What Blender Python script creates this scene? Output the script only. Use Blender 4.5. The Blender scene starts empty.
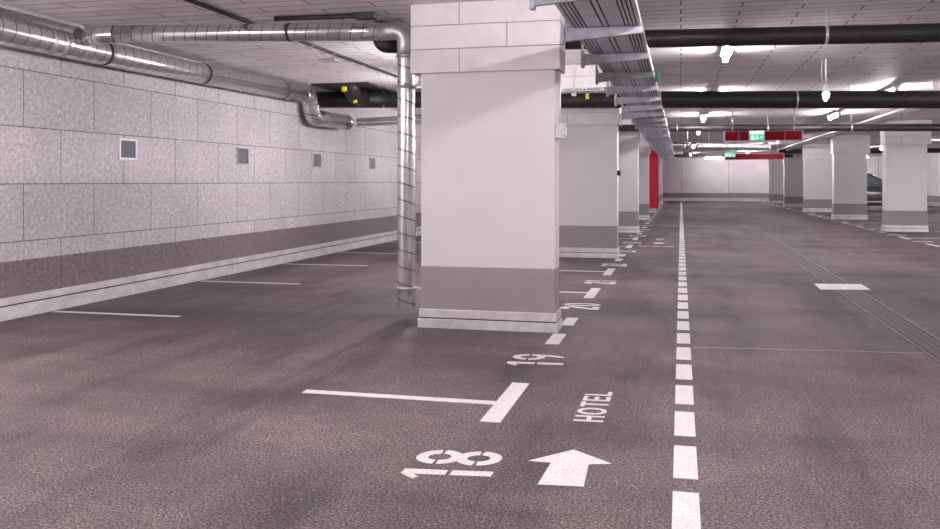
import bpy, bmesh, math, random
from mathutils import Vector, Matrix
random.seed(7)
scene = bpy.context.scene
COL = scene.collection
PI = math.pi

# ------------------------------------------------------------------ materials
def new_mat(name):
    m = bpy.data.materials.new(name); m.use_nodes = True
    nt = m.node_tree; nt.nodes.clear()
    out = nt.nodes.new('ShaderNodeOutputMaterial')
    b = nt.nodes.new('ShaderNodeBsdfPrincipled')
    nt.links.new(b.outputs[0], out.inputs[0])
    return m, nt, b

class NB:
    """tiny node builder"""
    def __init__(s, nt): s.nt = nt
    def n(s, t, **kw):
        x = s.nt.nodes.new(t)
        for k, v in kw.items(): setattr(x, k, v)
        return x
    def l(s, a, b): s.nt.links.new(a, b)
    def val(s, sock, v):
        if hasattr(v, 'is_output') or isinstance(v, bpy.types.NodeSocket): s.l(v, sock)
        else: sock.default_value = v
    def math(s, op, a, b=0.0, c=None):
        x = s.n('ShaderNodeMath', operation=op)
        s.val(x.inputs[0], a); s.val(x.inputs[1], b)
        if c is not None: s.val(x.inputs[2], c)
        return x.outputs[0]
    def mix(s, f, a, b, blend='MIX'):
        x = s.n('ShaderNodeMix', data_type='RGBA', blend_type=blend)
        s.val(x.inputs[0], f); s.val(x.inputs[6], a); s.val(x.inputs[7], b)
        return x.outputs[2]
    def noise(s, vec, scale, detail=4, rough=.55):
        x = s.n('ShaderNodeTexNoise'); x.inputs['Scale'].default_value = scale
        x.inputs['Detail'].default_value = detail; x.inputs['Roughness'].default_value = rough
        if vec is not None: s.l(vec, x.inputs['Vector'])
        return x.outputs['Fac']
    def ramp(s, f, stops):
        x = s.n('ShaderNodeValToRGB'); s.l(f, x.inputs[0])
        e = x.color_ramp.elements
        while len(e) < len(stops): e.new(.5)
        for i, (p, c) in enumerate(stops):
            e[i].position = p; e[i].color = c if len(c) == 4 else (*c, 1)
        return x.outputs[0]
    def obj(s): return s.n('ShaderNodeTexCoord').outputs['Object']
    def uv(s): return s.n('ShaderNodeTexCoord').outputs['UV']
    def sep(s, v):
        x = s.n('ShaderNodeSeparateXYZ'); s.l(v, x.inputs[0]); return x.outputs
    def comb(s, a, b, c):
        x = s.n('ShaderNodeCombineXYZ')
        for i, v in enumerate((a, b, c)): s.val(x.inputs[i], v)
        return x.outputs[0]
    def bump(s, h, strength, dist, bsdf):
        x = s.n('ShaderNodeBump'); x.inputs['Strength'].default_value = strength
        x.inputs['Distance'].default_value = dist; s.l(h, x.inputs['Height'])
        s.l(x.outputs[0], bsdf.inputs['Normal'])

def grey(v, t=(1, 1, 1)): return (v*t[0], v*t[1], v*t[2], 1)
PINK = (1.0, .94, .975)

def flat(name, col, rough=.6, metal=0.0, var=.12, scale=6.0, bump=0.0, bscale=80):
    m, nt, b = new_mat(name); N = NB(nt); o = N.obj()
    f = N.noise(o, scale, 5)
    lo = [c*(1-var) for c in col[:3]]; hi = [min(1, c*(1+var)) for c in col[:3]]
    N.l(N.ramp(f, [(.3, lo), (.7, hi)]), b.inputs['Base Color'])
    b.inputs['Roughness'].default_value = rough; b.inputs['Metallic'].default_value = metal
    if bump: N.bump(N.noise(o, bscale, 3), bump, .01, b)
    return m

M = {}
# paint
M['white'] = flat('white_paint', grey(.54, PINK), .55, var=.03, scale=2.5, bump=.05, bscale=120)
M['band'] = flat('grey_band_paint', grey(.225, (1.04, .90, .96)), .45, var=.03, scale=3)
M['panel'] = flat('cladding_panel', grey(.60, (1.0, .95, .97)), .8, var=.06, scale=5, bump=.25, bscale=90)
M['groove'] = flat('dark_joint', grey(.16), .9)
M['red'] = flat('red_paint', (.85, .008, .05, 1), .45, var=.05)
M['concrete'] = flat('pale_concrete_paint', grey(.62, PINK), .7, var=.06, scale=1.5, bump=.1)
M['black'] = flat('black_insulation', grey(.016, (1.05, .97, 1.0)), .5, var=.35, scale=12, bump=.35, bscale=35)
M['blackmetal'] = flat('black_metal', grey(.018), .75)
M['zinc'] = flat('zinc_steel', grey(.50, (1, 1, 1.0)), .42, .75, var=.22, scale=9)
M['clamp'] = flat('bright_clamp_steel', grey(.75), .3, .7)
M['traysteel'] = flat('tray_steel', grey(.62, (1.0, .985, 1.0)), .32, .65, var=.16, scale=5)
M['edge'] = flat('dull_edge_steel', grey(.11, (1.05, .95, .98)), .6, .2, var=.5, scale=4)
M['arm'] = flat('dull_galvanised_arm', (.40, .415, .45, 1), .45, .55, var=.2, scale=14)
M['slot'] = flat('dark_slot', grey(.03), .8)
M['housing'] = flat('white_housing', grey(.7), .4)
M['greybox'] = flat('grey_plastic', grey(.42), .5)
M['yellow'] = flat('yellow_tag', (.75, .68, .02, 1), .5)
M['green'] = flat('green_plastic', (.02, .33, .14, 1), .5)
M['plate'] = flat('pale_plate', grey(.62, PINK), .6, var=.08, scale=20)
M['carpaint'] = flat('car_paint', grey(.14, (1, 1, 1.1)), .22, .3, var=.02)
M['rubber'] = flat('rubber', grey(.015), .8)
M['chrome'] = flat('chrome_trim', grey(.7), .2, .9, var=.02)
M['ventin'] = flat('vent_mesh', grey(.085, (.95, .93, 1.15)), .5, var=.1, scale=60)

def emis(name, col, st, base=None):
    m, nt, b = new_mat(name)
    b.inputs['Base Color'].default_value = (*[c*.5 for c in base or col], 1)
    b.inputs['Specular IOR Level'].default_value = .1; b.inputs['Emission Color'].default_value = (*col, 1); b.inputs['Emission Strength'].default_value = st
    return m
M['tube'] = emis('lit_diffuser', (1.0, .925, .965), 75.0)
M['coollamp'] = emis('cool_lamp', (.80, .93, 1.0), 26.0)
M['litred'] = emis('lit_red', (.22, .002, .014), .12)
M['signred'] = emis('sign_dark_red', (.14, .001, .010), .16)
M['litgreen'] = emis('lit_green', (.03, .62, .33), .35)
M['litwhite'] = emis('lit_white', (.85, 1.0, .93), .33)

# glass
m, nt, b = new_mat('car_glass'); b.inputs['Base Color'].default_value = (.30, .38, .38, 1)
b.inputs['Roughness'].default_value = .05; b.inputs['Transmission Weight'].default_value = .35; M['glass'] = m

# asphalt
def asphalt():
    m, nt, b = new_mat('asphalt'); N = NB(nt); o = N.obj()
    xyz = N.sep(o)
    st = N.comb(N.math('MULTIPLY', xyz[0], 1.0), N.math('MULTIPLY', xyz[1], .22), 0.0)
    patches = N.noise(o, .55, 5, .6)
    tracks = N.noise(st, 1.5, 6, .65)
    cross = N.noise(N.comb(N.math('MULTIPLY', xyz[0], .18), N.math('MULTIPLY', xyz[1], .55), 0.0), 1.6, 5, .6)
    mid = N.noise(o, 6, 4, .6)
    fine = N.noise(o, 75, 4, .8)
    base = N.ramp(patches, [(.25, grey(.050, (1.20, .91, .93))), (.75, grey(.088, (1.17, .92, .94)))])
    t = N.ramp(tracks, [(.36, grey(.60)), (.47, grey(.97)), (.64, grey(1.2))])
    c = N.mix(1.0, base, t, 'MULTIPLY')
    c = N.mix(1.0, c, N.ramp(cross, [(.38, grey(.74)), (.50, grey(1.0)), (.62, grey(1.16))]), 'MULTIPLY')
    c = N.mix(1.0, c, N.ramp(mid, [(.36, grey(.82)), (.64, grey(1.18))]), 'MULTIPLY')
    c = N.mix(1.0, c, N.ramp(fine, [(.40, grey(.15)), (.5, grey(.92)), (.60, grey(2.3))]), 'MULTIPLY')
    v = N.n('ShaderNodeTexVoronoi'); v.inputs['Scale'].default_value = 34; N.l(o, v.inputs['Vector'])
    chip = N.math('LESS_THAN', v.outputs['Distance'], .11)
    pick = N.math('GREATER_THAN', N.sep(v.outputs['Color'])[0], .86)
    c = N.mix(N.math('MULTIPLY', chip, pick), c, grey(.42))
    # thin wandering dark crack / tyre streaks running along the bays
    w = N.noise(o, 1.3, 4, .6)
    xs = N.math('ADD', xyz[0], N.math('MULTIPLY', N.math('SUBTRACT', w, .5), .22))
    for x0, wd, s in ((-2.72, .07, .62), (-3.9, .10, .72), (-5.1, .12, .66)):
        d = N.math('ABSOLUTE', N.math('SUBTRACT', xs, x0))
        f = N.math('SUBTRACT', 1.0, N.math('DIVIDE', d, wd)); f = N.math('MAXIMUM', f, 0.0)
        f = N.math('MULTIPLY', f, N.ramp(tracks, [(.35, grey(0)), (.6, grey(1))]))
        c = N.mix(f, c, N.mix(1.0, c, grey(s), 'MULTIPLY'))
    # faint pale day joint across the lane and crumbly dark marks in the bays
    jy = N.math('ABSOLUTE', N.math('SUBTRACT', N.math('ADD', xyz[1], N.math('MULTIPLY', w, .10)), N.math('ADD', 7.60, N.math('MULTIPLY', xyz[0], .1))))
    jm = N.math('MULTIPLY', N.math('LESS_THAN', jy, .012), N.math('MULTIPLY', N.math('GREATER_THAN', xyz[0], .1), N.math('LESS_THAN', xyz[0], 1.95)))
    c = N.mix(N.math('MULTIPLY', jm, .55), c, grey(.30, (1.05, .96, .97)))
    cr = N.noise(N.comb(N.math('MULTIPLY', xyz[0], 1.0), N.math('MULTIPLY', xyz[1], .5), 0.0), 2.6, 8, .75)
    c = N.mix(1.0, c, N.ramp(cr, [(.28, grey(.55)), (.36, grey(1.0))]), 'MULTIPLY')
    N.l(c, b.inputs['Base Color'])
    N.l(N.ramp(mid, [(.3, grey(.62)), (.7, grey(.78))]), b.inputs['Roughness'])
    b.inputs['Specular IOR Level'].default_value = .22
    N.bump(fine, .5, .012, b)
    return m
M['asphalt'] = asphalt()

def marking():
    m, nt, b = new_mat('road_marking_paint'); N = NB(nt); o = N.obj()
    f = N.noise(o, 70, 5, .7); w = N.noise(o, 7, 4)
    c = N.ramp(f, [(.36, grey(.35, (1, .94, .92))), (.5, grey(.53, (1, .955, .94)))])
    c = N.mix(1.0, c, N.ramp(w, [(.3, grey(.9)), (.6, grey(1.03))]), 'MULTIPLY')
    N.l(c, b.inputs['Base Color']); b.inputs['Roughness'].default_value = .6
    N.bump(f, .3, .004, b)
    return m
M['paint'] = marking()

def worn():
    m, nt, b = new_mat('worn_marking_paint'); N = NB(nt); o = N.obj()
    f = N.noise(o, 40, 5, .7)
    N.l(N.ramp(f, [(.3, grey(.32, (1, .94, .94))), (.6, grey(.60, (1, .95, .94)))]), b.inputs['Base Color'])
    b.inputs['Roughness'].default_value = .7
    return m
M['worn'] = worn()

def wall_panels(name, axis, x0, w, h, z0, col, band, speck, mort=.007, bandtop=.585):
    m, nt, b = new_mat(name); N = NB(nt); o = N.obj(); s = N.sep(o)
    vec = N.comb(N.math('SUBTRACT', s[axis], x0), N.math('SUBTRACT', s[2], z0), 0.0)
    br = N.n('ShaderNodeTexBrick'); br.offset = .5; br.squash = 1
    N.l(vec, br.inputs['Vector'])
    for k, v in (('Scale', 1.0), ('Mortar Size', mort), ('Mortar Smooth', .2), ('Bias', 0.0), ('Brick Width', w), ('Row Height', h)):
        br.inputs[k].default_value = v
    br.inputs['Color1'].default_value = grey(.93); br.inputs['Color2'].default_value = grey(1.05)
    fine = N.noise(o, 20, 6, .8); big = N.noise(o, 1.6, 4); fib = N.noise(o, 90, 3, .7)
    lo, hi = [c*(1-speck) for c in col[:3]], [min(1, c*(1+speck)) for c in col[:3]]
    c = N.ramp(fine, [(.38, lo), (.52, col[:3]), (.64, hi)])
    c = N.mix(1.0, c, N.ramp(fib, [(.3, grey(1-speck)), (.7, grey(1+speck*.6))]), 'MULTIPLY')
    c = N.mix(1.0, c, N.ramp(big, [(.3, grey(.93)), (.7, grey(1.05))]), 'MULTIPLY')
    c = N.mix(1.0, c, br.outputs['Color'], 'MULTIPLY')
    v = N.n('ShaderNodeTexVoronoi'); v.inputs['Scale'].default_value = 10; N.l(o, v.inputs['Vector'])
    chip = N.math('MULTIPLY', N.math('LESS_THAN', N.math('ADD', v.outputs['Distance'], N.math('MULTIPLY', N.math('SUBTRACT', fib, .5), .25)), .15), N.math('GREATER_THAN', N.sep(v.outputs['Color'])[0], .62))
    if speck > .1: c = N.mix(chip, c, grey(.92))
    bf = N.math('LESS_THAN', s[2], bandtop)
    bc = N.mix(1.0, grey(band, (1.10, .90, .95)), N.ramp(fine, [(.34, grey(1-speck*1.6)), (.7, grey(1+speck*1.6))]), 'MULTIPLY')
    c = N.mix(bf, c, bc)
    c = N.mix(N.math('MULTIPLY', br.outputs['Fac'], .8), c, grey(.07))
    N.l(c, b.inputs['Base Color']); b.inputs['Roughness'].default_value = .9
    N.bump(fine, .35, .02, b)
    return m
M['wallL'] = wall_panels('wood_wool_wall', 1, 7.66, 1.115, .595, .185, grey(.50, (1, .94, .96)), .15, .27, .0045)
M['wallB'] = wall_panels('concrete_panel_wall', 0, 1.66, 3.27, 6.0, -.5, grey(.62, PINK), .20, .04, .012)
M['wallR'] = wall_panels('painted_wall', 1, 2.0, 2.4, 6.0, -.5, grey(.66, PINK), .22, .03, .008)

def ceiling_mat():
    m, nt, b = new_mat('ceiling_boards'); N = NB(nt); o = N.obj(); s = N.sep(o)
    vec = N.comb(s[0], s[1], 0.0)
    def bricks(mort, h, w):
        br = N.n('ShaderNodeTexBrick'); br.offset = .5
        N.l(vec, br.inputs['Vector'])
        for k, v in (('Scale', 1.0), ('Mortar Size', mort), ('Mortar Smooth', .1), ('Bias', 0.0), ('Brick Width', w), ('Row Height', h)):
            br.inputs[k].default_value = v
        br.inputs['Color1'].default_value = grey(.90); br.inputs['Color2'].default_value = grey(1.06)
        return br
    br = bricks(.006, .215, 1.15)
    grain = N.noise(N.comb(N.math('MULTIPLY', s[0], .6), N.math('MULTIPLY', s[1], 9.0), 0.0), 4, 5, .6)
    fine = N.noise(o, 45, 4, .7); big = N.noise(o, .9, 4)
    c = N.ramp(grain, [(.36, grey(.70, (1, .93, .94))), (.64, grey(.94, (1, .945, .955)))])
    c = N.mix(1.0, c, br.outputs['Color'], 'MULTIPLY')
    c = N.mix(1.0, c, N.ramp(fine, [(.3, grey(.9)), (.7, grey(1.08))]), 'MULTIPLY')
    c = N.mix(1.0, c, N.ramp(big, [(.3, grey(.9)), (.7, grey(1.06))]), 'MULTIPLY')
    # faint long joints, distinct dark butt joints
    rowf = N.math('FRACT', N.math('DIVIDE', s[1], .215))
    nearrow = N.math('LESS_THAN', N.math('ABSOLUTE', N.math('SUBTRACT', rowf, .5)), .40)
    butt = N.math('MULTIPLY', br.outputs['Fac'], nearrow)
    c = N.mix(N.math('MULTIPLY', br.outputs['Fac'], .16), c, grey(.10))
    br2 = bricks(.009, .215, 1.15)
    butt = N.math('MULTIPLY', br2.outputs['Fac'], nearrow)
    c = N.mix(N.math('MULTIPLY', butt, .8), c, grey(.06))
    N.l(c, b.inputs['Base Color']); b.inputs['Roughness'].default_value = .6
    N.bump(grain, .2, .01, b)
    return m
M['ceiling'] = ceiling_mat()

def duct_mat(name, pitch, col):
    m, nt, b = new_mat(name); N = NB(nt); u = N.sep(N.uv()); o = N.obj()
    t = N.math('FRACT', N.math('ADD', N.math('DIVIDE', u[1], pitch), u[0]))
    seam = N.math('LESS_THAN', t, .10)
    ridge = N.math('LESS_THAN', N.math('ABSOLUTE', N.math('SUBTRACT', t, .08)), .06)
    f = N.noise(o, 5, 4, .6)
    c = N.ramp(f, [(.3, grey(col*.88, (1, .99, 1))), (.7, grey(col*1.06, (1, .99, 1)))])
    c = N.mix(N.math('MULTIPLY', seam, .7), c, grey(.09))
    N.l(c, b.inputs['Base Color']); b.inputs['Metallic'].default_value = .85
    N.l(N.ramp(f, [(.3, grey(.20)), (.7, grey(.27))]), b.inputs['Roughness'])
    N.bump(ridge, .5, .006, b)
    return m
M['duct'] = duct_mat('spiral_duct_steel', .12, .72)
M['ductS'] = duct_mat('spiral_duct_steel_wide', .17, .72)

def foil_mat():
    m, nt, b = new_mat('crinkled_foil'); N = NB(nt); o = N.obj()
    f = N.noise(o, 16, 5, .7)
    N.l(N.ramp(f, [(.3, grey(.5)), (.7, grey(.9))]), b.inputs['Base Color'])
    b.inputs['Metallic'].default_value = .7; b.inputs['Roughness'].default_value = .3
    N.bump(f, .9, .05, b)
    return m
M['foil'] = foil_mat()

def flash_mat():
    m, nt, b = new_mat('aluminium_flashing'); N = NB(nt); o = N.obj()
    f = N.noise(N.comb(N.math('MULTIPLY', N.sep(o)[0], .5), N.math('MULTIPLY', N.sep(o)[1], .5), N.math('MULTIPLY', N.sep(o)[2], 1.0)), 6, 5, .65); g = N.noise(o, 30, 4, .7)
    c = N.ramp(f, [(.32, grey(.58, PINK)), (.50, grey(.68, PINK)), (.68, grey(.80))])
    N.l(N.mix(1.0, c, N.ramp(g, [(.3, grey(.85)), (.7, grey(1.05))]), 'MULTIPLY'), b.inputs['Base Color'])
    b.inputs['Metallic'].default_value = .5; b.inputs['Roughness'].default_value = .38
    return m
M['flash'] = flash_mat()

# ------------------------------------------------------------------ mesh helpers
def bx(bm, x0, x1, y0, y1, z0, z1, bev=0.0):
    vs = [bm.verts.new((x, y, z)) for x in (x0, x1) for y in (y0, y1) for z in (z0, z1)]
    fs = [(0, 1, 3, 2), (4, 6, 7, 5), (0, 4, 5, 1), (2, 3, 7, 6), (0, 2, 6, 4), (1, 5, 7, 3)]
    new = [bm.faces.new([vs[i] for i in f]) for f in fs]
    if bev > 0:
        es = {e for f in new for e in f.edges}
        bmesh.ops.bevel(bm, geom=list(es), offset=bev, segments=2, profile=.7, affect='EDGES')
    return bm

def poly(bm, pts, z=None):
    return bm.faces.new([bm.verts.new(p if len(p) == 3 else (*p, z)) for p in pts])

def fillet(pts, R, n=8):
    """round the corners of a polyline; R a number or per-corner list"""
    pts = [Vector(p) for p in pts]; out = [pts[0]]
    for i in range(1, len(pts)-1):
        a, p, c = pts[i-1], pts[i], pts[i+1]
        r = R[i-1] if isinstance(R, (list, tuple)) else R
        u, v = (a-p).normalized(), (c-p).normalized()
        ang = u.angle(v); t = min(r/math.tan(ang/2), (a-p).length*.49, (c-p).length*.49)
        p0, p1 = p+u*t, p+v*t
        for k in range(n+1):
            s = k/n; out.append(p0*(1-s)**2 + p*2*s*(1-s) + p1*s*s)
    out.append(pts[-1]); return out

def tube(bm, pts, r, seg=20, caps=True, step=None):
    """tube along a polyline with UVs: u round the girth 0..1, v length in metres"""
    pts = [Vector(p) for p in pts]
    if step:
        q = []
        for a, c in zip(pts, pts[1:]):
            k = max(1, int((c-a).length/step))
            q += [a+(c-a)*i/k for i in range(k)]
        pts = q+[pts[-1]]
    uvl = bm.loops.layers.uv.verify()
    n = len(pts); T = []
    for i in range(n):
        d = (pts[min(i+1, n-1)]-pts[max(i-1, 0)]); T.append(d.normalized())
    up = Vector((0, 0, 1)) if abs(T[0].z) < .9 else Vector((0, 1, 0))
    N0 = (up - T[0]*up.dot(T[0])).normalized(); rings = []; L = 0; Ls = []
    for i in range(n):
        if i:
            L += (pts[i]-pts[i-1]).length
            q = T[i-1].rotation_difference(T[i]); N0 = q @ N0; N0 = (N0 - T[i]*N0.dot(T[i])).normalized()
        B = T[i].cross(N0); rr = r[i] if isinstance(r, (list, tuple)) else r
        rings.append([bm.verts.new(pts[i]+(N0*math.cos(a)+B*math.sin(a))*rr) for a in [2*PI*k/seg for k in range(seg)]]); Ls.append(L)
    for i in range(n-1):
        for k in range(seg):
            f = bm.faces.new((rings[i][k], rings[i][(k+1) % seg], rings[i+1][(k+1) % seg], rings[i+1][k]))
            f.smooth = True
            for lp, uv in zip(f.loops, ((k/seg, Ls[i]), ((k+1)/seg, Ls[i]), ((k+1)/seg, Ls[i+1]), (k/seg, Ls[i+1]))): lp[uvl].uv = uv
    if caps:
        bm.faces.new(list(reversed(rings[0]))); bm.faces.new(rings[-1])
    return bm

def wpos(o):
    v = Vector((0, 0, 0))
    while o is not None: v += o.location; o = o.parent
    return v

def obj(name, bm, mat, parent=None, base=None, label=None, recalc=True):
    """link a bmesh in world coordinates as ONE object; geometry is kept relative to its base point"""
    if recalc: bmesh.ops.recalc_face_normals(bm, faces=bm.faces[:])
    off = wpos(parent) if parent else Vector(base or (0, 0, 0))
    me = bpy.data.meshes.new(name)
    bmesh.ops.translate(bm, verts=bm.verts[:], vec=-off)
    bm.to_mesh(me); bm.free()
    me.materials.append(M[mat] if isinstance(mat, str) else mat)
    o = bpy.data.objects.new(name, me); COL.objects.link(o)
    if parent: o.parent = parent
    else: o.location = off
    if label: o['label'] = label
    return o

def tag(o, label, cat, group=None, kind=None):
    o['label'] = label; o['category'] = cat
    if group: o['group'] = group
    if kind: o['kind'] = kind
    return o

def thing(name, label, cat, loc, group=None, kind=None):
    o = bpy.data.objects.new(name, None); COL.objects.link(o); o.location = loc; o.empty_display_size = .1
    return tag(o, label, cat, group, kind)

def copy_tree(o, loc=None, parent=None):
    c = o.copy(); COL.objects.link(c)
    if parent is not None: c.parent = parent
    if loc is not None: c.location = loc
    for ch in list(o.children): copy_tree(ch, None, c)
    return c

def struct(name, bm, mat, parent=None):
    o = obj(name, bm, mat, parent)
    if not parent: o['kind'] = 'structure'
    return o

B = bmesh.new
H = 3.10                         # ceiling height
XL, XR, Y0, Y1 = -6.65, 14.0, -8.0, 64.0

# ------------------------------------------------------------------ room shell
floor = struct('floor', bx(B(), XL-.2, XR+.2, Y0-.2, Y1+.2, -.2, 0), 'asphalt')
struct('ceiling', bx(B(), XL-.2, XR+.2, Y0-.2, Y1+.2, H, H+.04), 'ceiling')
struct('wall_left', bx(B(), XL-.2, XL, Y0-.2, Y1+.2, 0, H), 'wallL')
struct('wall_right', bx(B(), XR, XR+.2, Y0-.2, Y1+.2, 0, H), 'wallR')
struct('wall_back', bx(B(), XL, XR, Y1, Y1+.2, 0, H), 'wallB')
struct('wall_front', bx(B(), XL, XR, Y0-.2, Y0, 0, H), 'wallB')

def baseboard(name, along, a0, a1, w, sgn, step=2.4):
    """two-tier sheet-metal flashing along a wall"""
    bm = B(); t = a0; k = 0
    while t < a1:
        e = min(t+step, a1)-.008
        for z0, z1, d in ((0, .135, .055), (.150, .222, .040)):
            lo, hi = sorted((w, w+sgn*d))
            if along == 'y': bx(bm, lo, hi, t, e, z0, z1, .004)
            else: bx(bm, t, e, lo, hi, z0, z1, .004)
        t += step
    o = struct(name, bm, 'flash')
    bm = B(); lo, hi = sorted((w, w+sgn*.030))
    if along == 'y': bx(bm, lo, hi, a0, a1, .01, .21)
    else: bx(bm, a0, a1, lo, hi, .01, .21)
    struct('gap_seal', bm, 'slot', o)
baseboard('baseboard_left', 'y', 2.3, Y1, XL, 1)
baseboard('baseboard_back', 'x', XL+.06, XR-.06, Y1, -1)
baseboard('baseboard_right', 'y', 2.3, Y1, XR, -1)

# ------------------------------------------------------------------ paint on the floor (parts of the floor)
ZP = .003
def rect(name, x0, x1, y0, y1, mat='paint', label=None):
    bm = B(); bx(bm, x0, x1, y0, y1, .0005, ZP)
    return obj(name, bm, mat, floor, label=label)

y = 2.80
while y < 21.2:
    rect('lane_dash', -.036, .078, y, y+.515); y += .70
rect('lane_line', -.036, .076, y, 62.5, label='solid white line continuing the dashed walkway edge')

def tick(y0, y1, x=-1.08, w=.12): return rect('bay_tick', x-w/2, x+w/2, y0, y1)
def bay_line(x0, x1, y, w=.085): return rect('bay_line', x0, x1, y-w/2, y+w/2)
Lrow = [8.0+8*k for k in range(7)]          # left row of pillars: front face y
for k, py in enumerate([0.0]+Lrow):
    for dy in (2.93, 5.42 if py < 1 else 5.55):
        yy = py+dy
        if yy < 5 or yy > 62: continue
        tick(yy-.50, yy+.50); yy -= .07 if py < 1 else 0; bay_line(-2.44, -1.141, yy)
        bay_line(-6.55, -5.05, yy)
    if py:
        tick(py-.60, py-.08); tick(py+.40, py+.88)
        bay_line(-6.55, -5.05, py)
tick(2.2, 3.28)
# right-hand bays
Rrow = [26.3+8*k for k in range(5)]
for py in [18.3]+Rrow:
    for dy in (2.6, 5.1):
        yy = py+dy
        if yy > 62: continue
        tick(yy-.5, yy+.5, 5.38); bay_line(5.441, 7.0, yy); bay_line(9.0, 10.6, yy)
    tick(py-.6, py-.08, 5.38); tick(py+.62, py+1.1, 5.38)
    if py > 20: bay_line(6.9, 10.6, py+.25)

# stencilled digits: local a = advance 0..W, b = up 0..1
def ring(bm, cx, cy, rx, ry, tx, ty, a0, a1, W, n=18):
    pts = []
    for k in range(n+1):
        a = math.radians(a0+(a1-a0)*k/n)
        pts.append(((cx+rx*math.cos(a), cy+ry*math.sin(a)), (cx+(rx-tx)*math.cos(a), cy+(ry-ty)*math.sin(a))))
    for (o0, i0), (o1, i1) in zip(pts, pts[1:]): W(bm, [o0, o1, i1, i0])
def digit(bm, ch, W):
    T, S = .070, .16      # stroke across the advance (m) / along the height (fraction)
    D = .225
    def R(a0, a1, b0, b1): W(bm, [(a0, b0), (a1, b0), (a1, b1), (a0, b1)])
    c = D/2
    if ch == '1':
        R(.07, .07+T, 0, .46); R(.07, .07+T, .51, 1.0)
        W(bm, [(.07, 1.0), (.0, .82), (.035, .78), (.07, .86)])
    elif ch == '8':
        for cy, ry, dz in ((.270, .270, 0), (.730, .270, .0008)):
            V = lambda bm, pts, dz=dz: W(bm, pts, dz=dz)
            ring(bm, c, cy, c, ry, T*.9, S*.85, 5, 175, V); ring(bm, c, cy, c, ry, T*.9, S*.85, 185, 355, V)
    elif ch == '9':
        ring(bm, c, .70, c, .30, T*.9, S*.9, 5, 175, W); ring(bm, c, .70, c, .30, T*.9, S*.9, 185, 330, W)
        ring(bm, c-.02, .62, c+.02, .62, T*.9, S*.9, -72, 6, W)
    elif ch == '0':
        ring(bm, c, .5, c, .5, T, S, 97, 263, W); ring(bm, c, .5, c, .5, T, S, -83, 83, W)
    elif ch == '2':
        R(0, D, 0, S*1.15); ring(bm, c, .70, c, .30, T*1.1, S*1.1, -20, 170, W)
        W(bm, [(.0, S*1.15), (T*1.5, S*1.15), (D, .60), (D-T-.02, .68)])
    elif ch == '3':
        for cy in (.27, .73): ring(bm, c, cy, c, .27, T, S, -150, 85, W) if cy < .5 else ring(bm, c, cy, c, .27, T, S, -85, 150, W)
    elif ch == '4':
        R(.15, .15+T, 0, 1); R(0, D, .25, .25+S*.8); W(bm, [(0, .37), (.05, .37), (.17, 1), (.13, 1)])
    elif ch == '5':
        R(0, D, 1-S*.9, 1); R(0, T, .5, .86); ring(bm, c-.01, .32, c+.01, .32, T, S, -150, 110, W)
    elif ch == '6':
        ring(bm, c, .30, c, .30, T*.9, S*.9, 5, 175, W); ring(bm, c, .30, c, .30, T*.9, S*.9, 185, 355, W)
        ring(bm, c+.02, .38, c+.02, .62, T*.9, S*.9, 108, 186, W)
    elif ch == '7':
        R(0, D, 1-S*.9, 1); W(bm, [(.05, 0), (.05+T, 0), (D, .86), (D-T, .86)])
def turn(bm, cx, cy, deg):
    t = math.tan(math.radians(deg))          # the stencils were laid slightly askew to the lane
    for v in bm.verts: v.co.y += t*(v.co.x-cx)
def number(text, yc, xb=-.875, h=.43, mat='paint', label=None, rot=4.0):
    bm = B(); w = .49; a0 = yc-w/2
    for i, ch in enumerate(text):
        s = a0 + i*.262 + (.04 if ch == '1' and i == 0 else 0)
        def W(bm, pts, s=s, dz=0.0): poly(bm, [(xb-b*h, s+a, ZP+dz) for a, b in pts])
        digit(bm, ch, W)
    bmesh.ops.remove_doubles(bm, verts=bm.verts[:], dist=1e-5)
    turn(bm, xb-h/2, yc, rot)
    o = obj('bay_number', bm, mat, floor, label=label, recalc=False)
    return o
number('18', 4.115, rot=7, label='white stencilled number 18')
number('19', 6.69, rot=4, label='white stencilled number 19')
nums = [(20, 9.72), (21, 12.15), (22, 14.65), (23, 17.62), (24, 20.12), (25, 22.62), (26, 25.65), (27, 28.15), (28, 30.65),
        (29, 33.6), (30, 36.1), (31, 38.6), (32, 41.6), (33, 44.1), (34, 46.6)]
for n_, yc in nums: number(str(n_), yc, mat='worn' if n_ in (20,) else 'paint', label=f'white stencilled number {n_}')
# far bay numbers of the right-hand bays: only foreshortened bars can be made out
for py in [18.3]+Rrow:
    for dy in (3.8, 6.3, 1.35):
        yy = py+dy
        if yy < 21 or yy > 61: continue
        bm = B()
        for s in (-.10, .10): bx(bm, 5.26, 5.70, yy+s-.04, yy+s+.04, .0005, ZP)
        obj('bay_number', bm, 'paint', floor)

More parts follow.
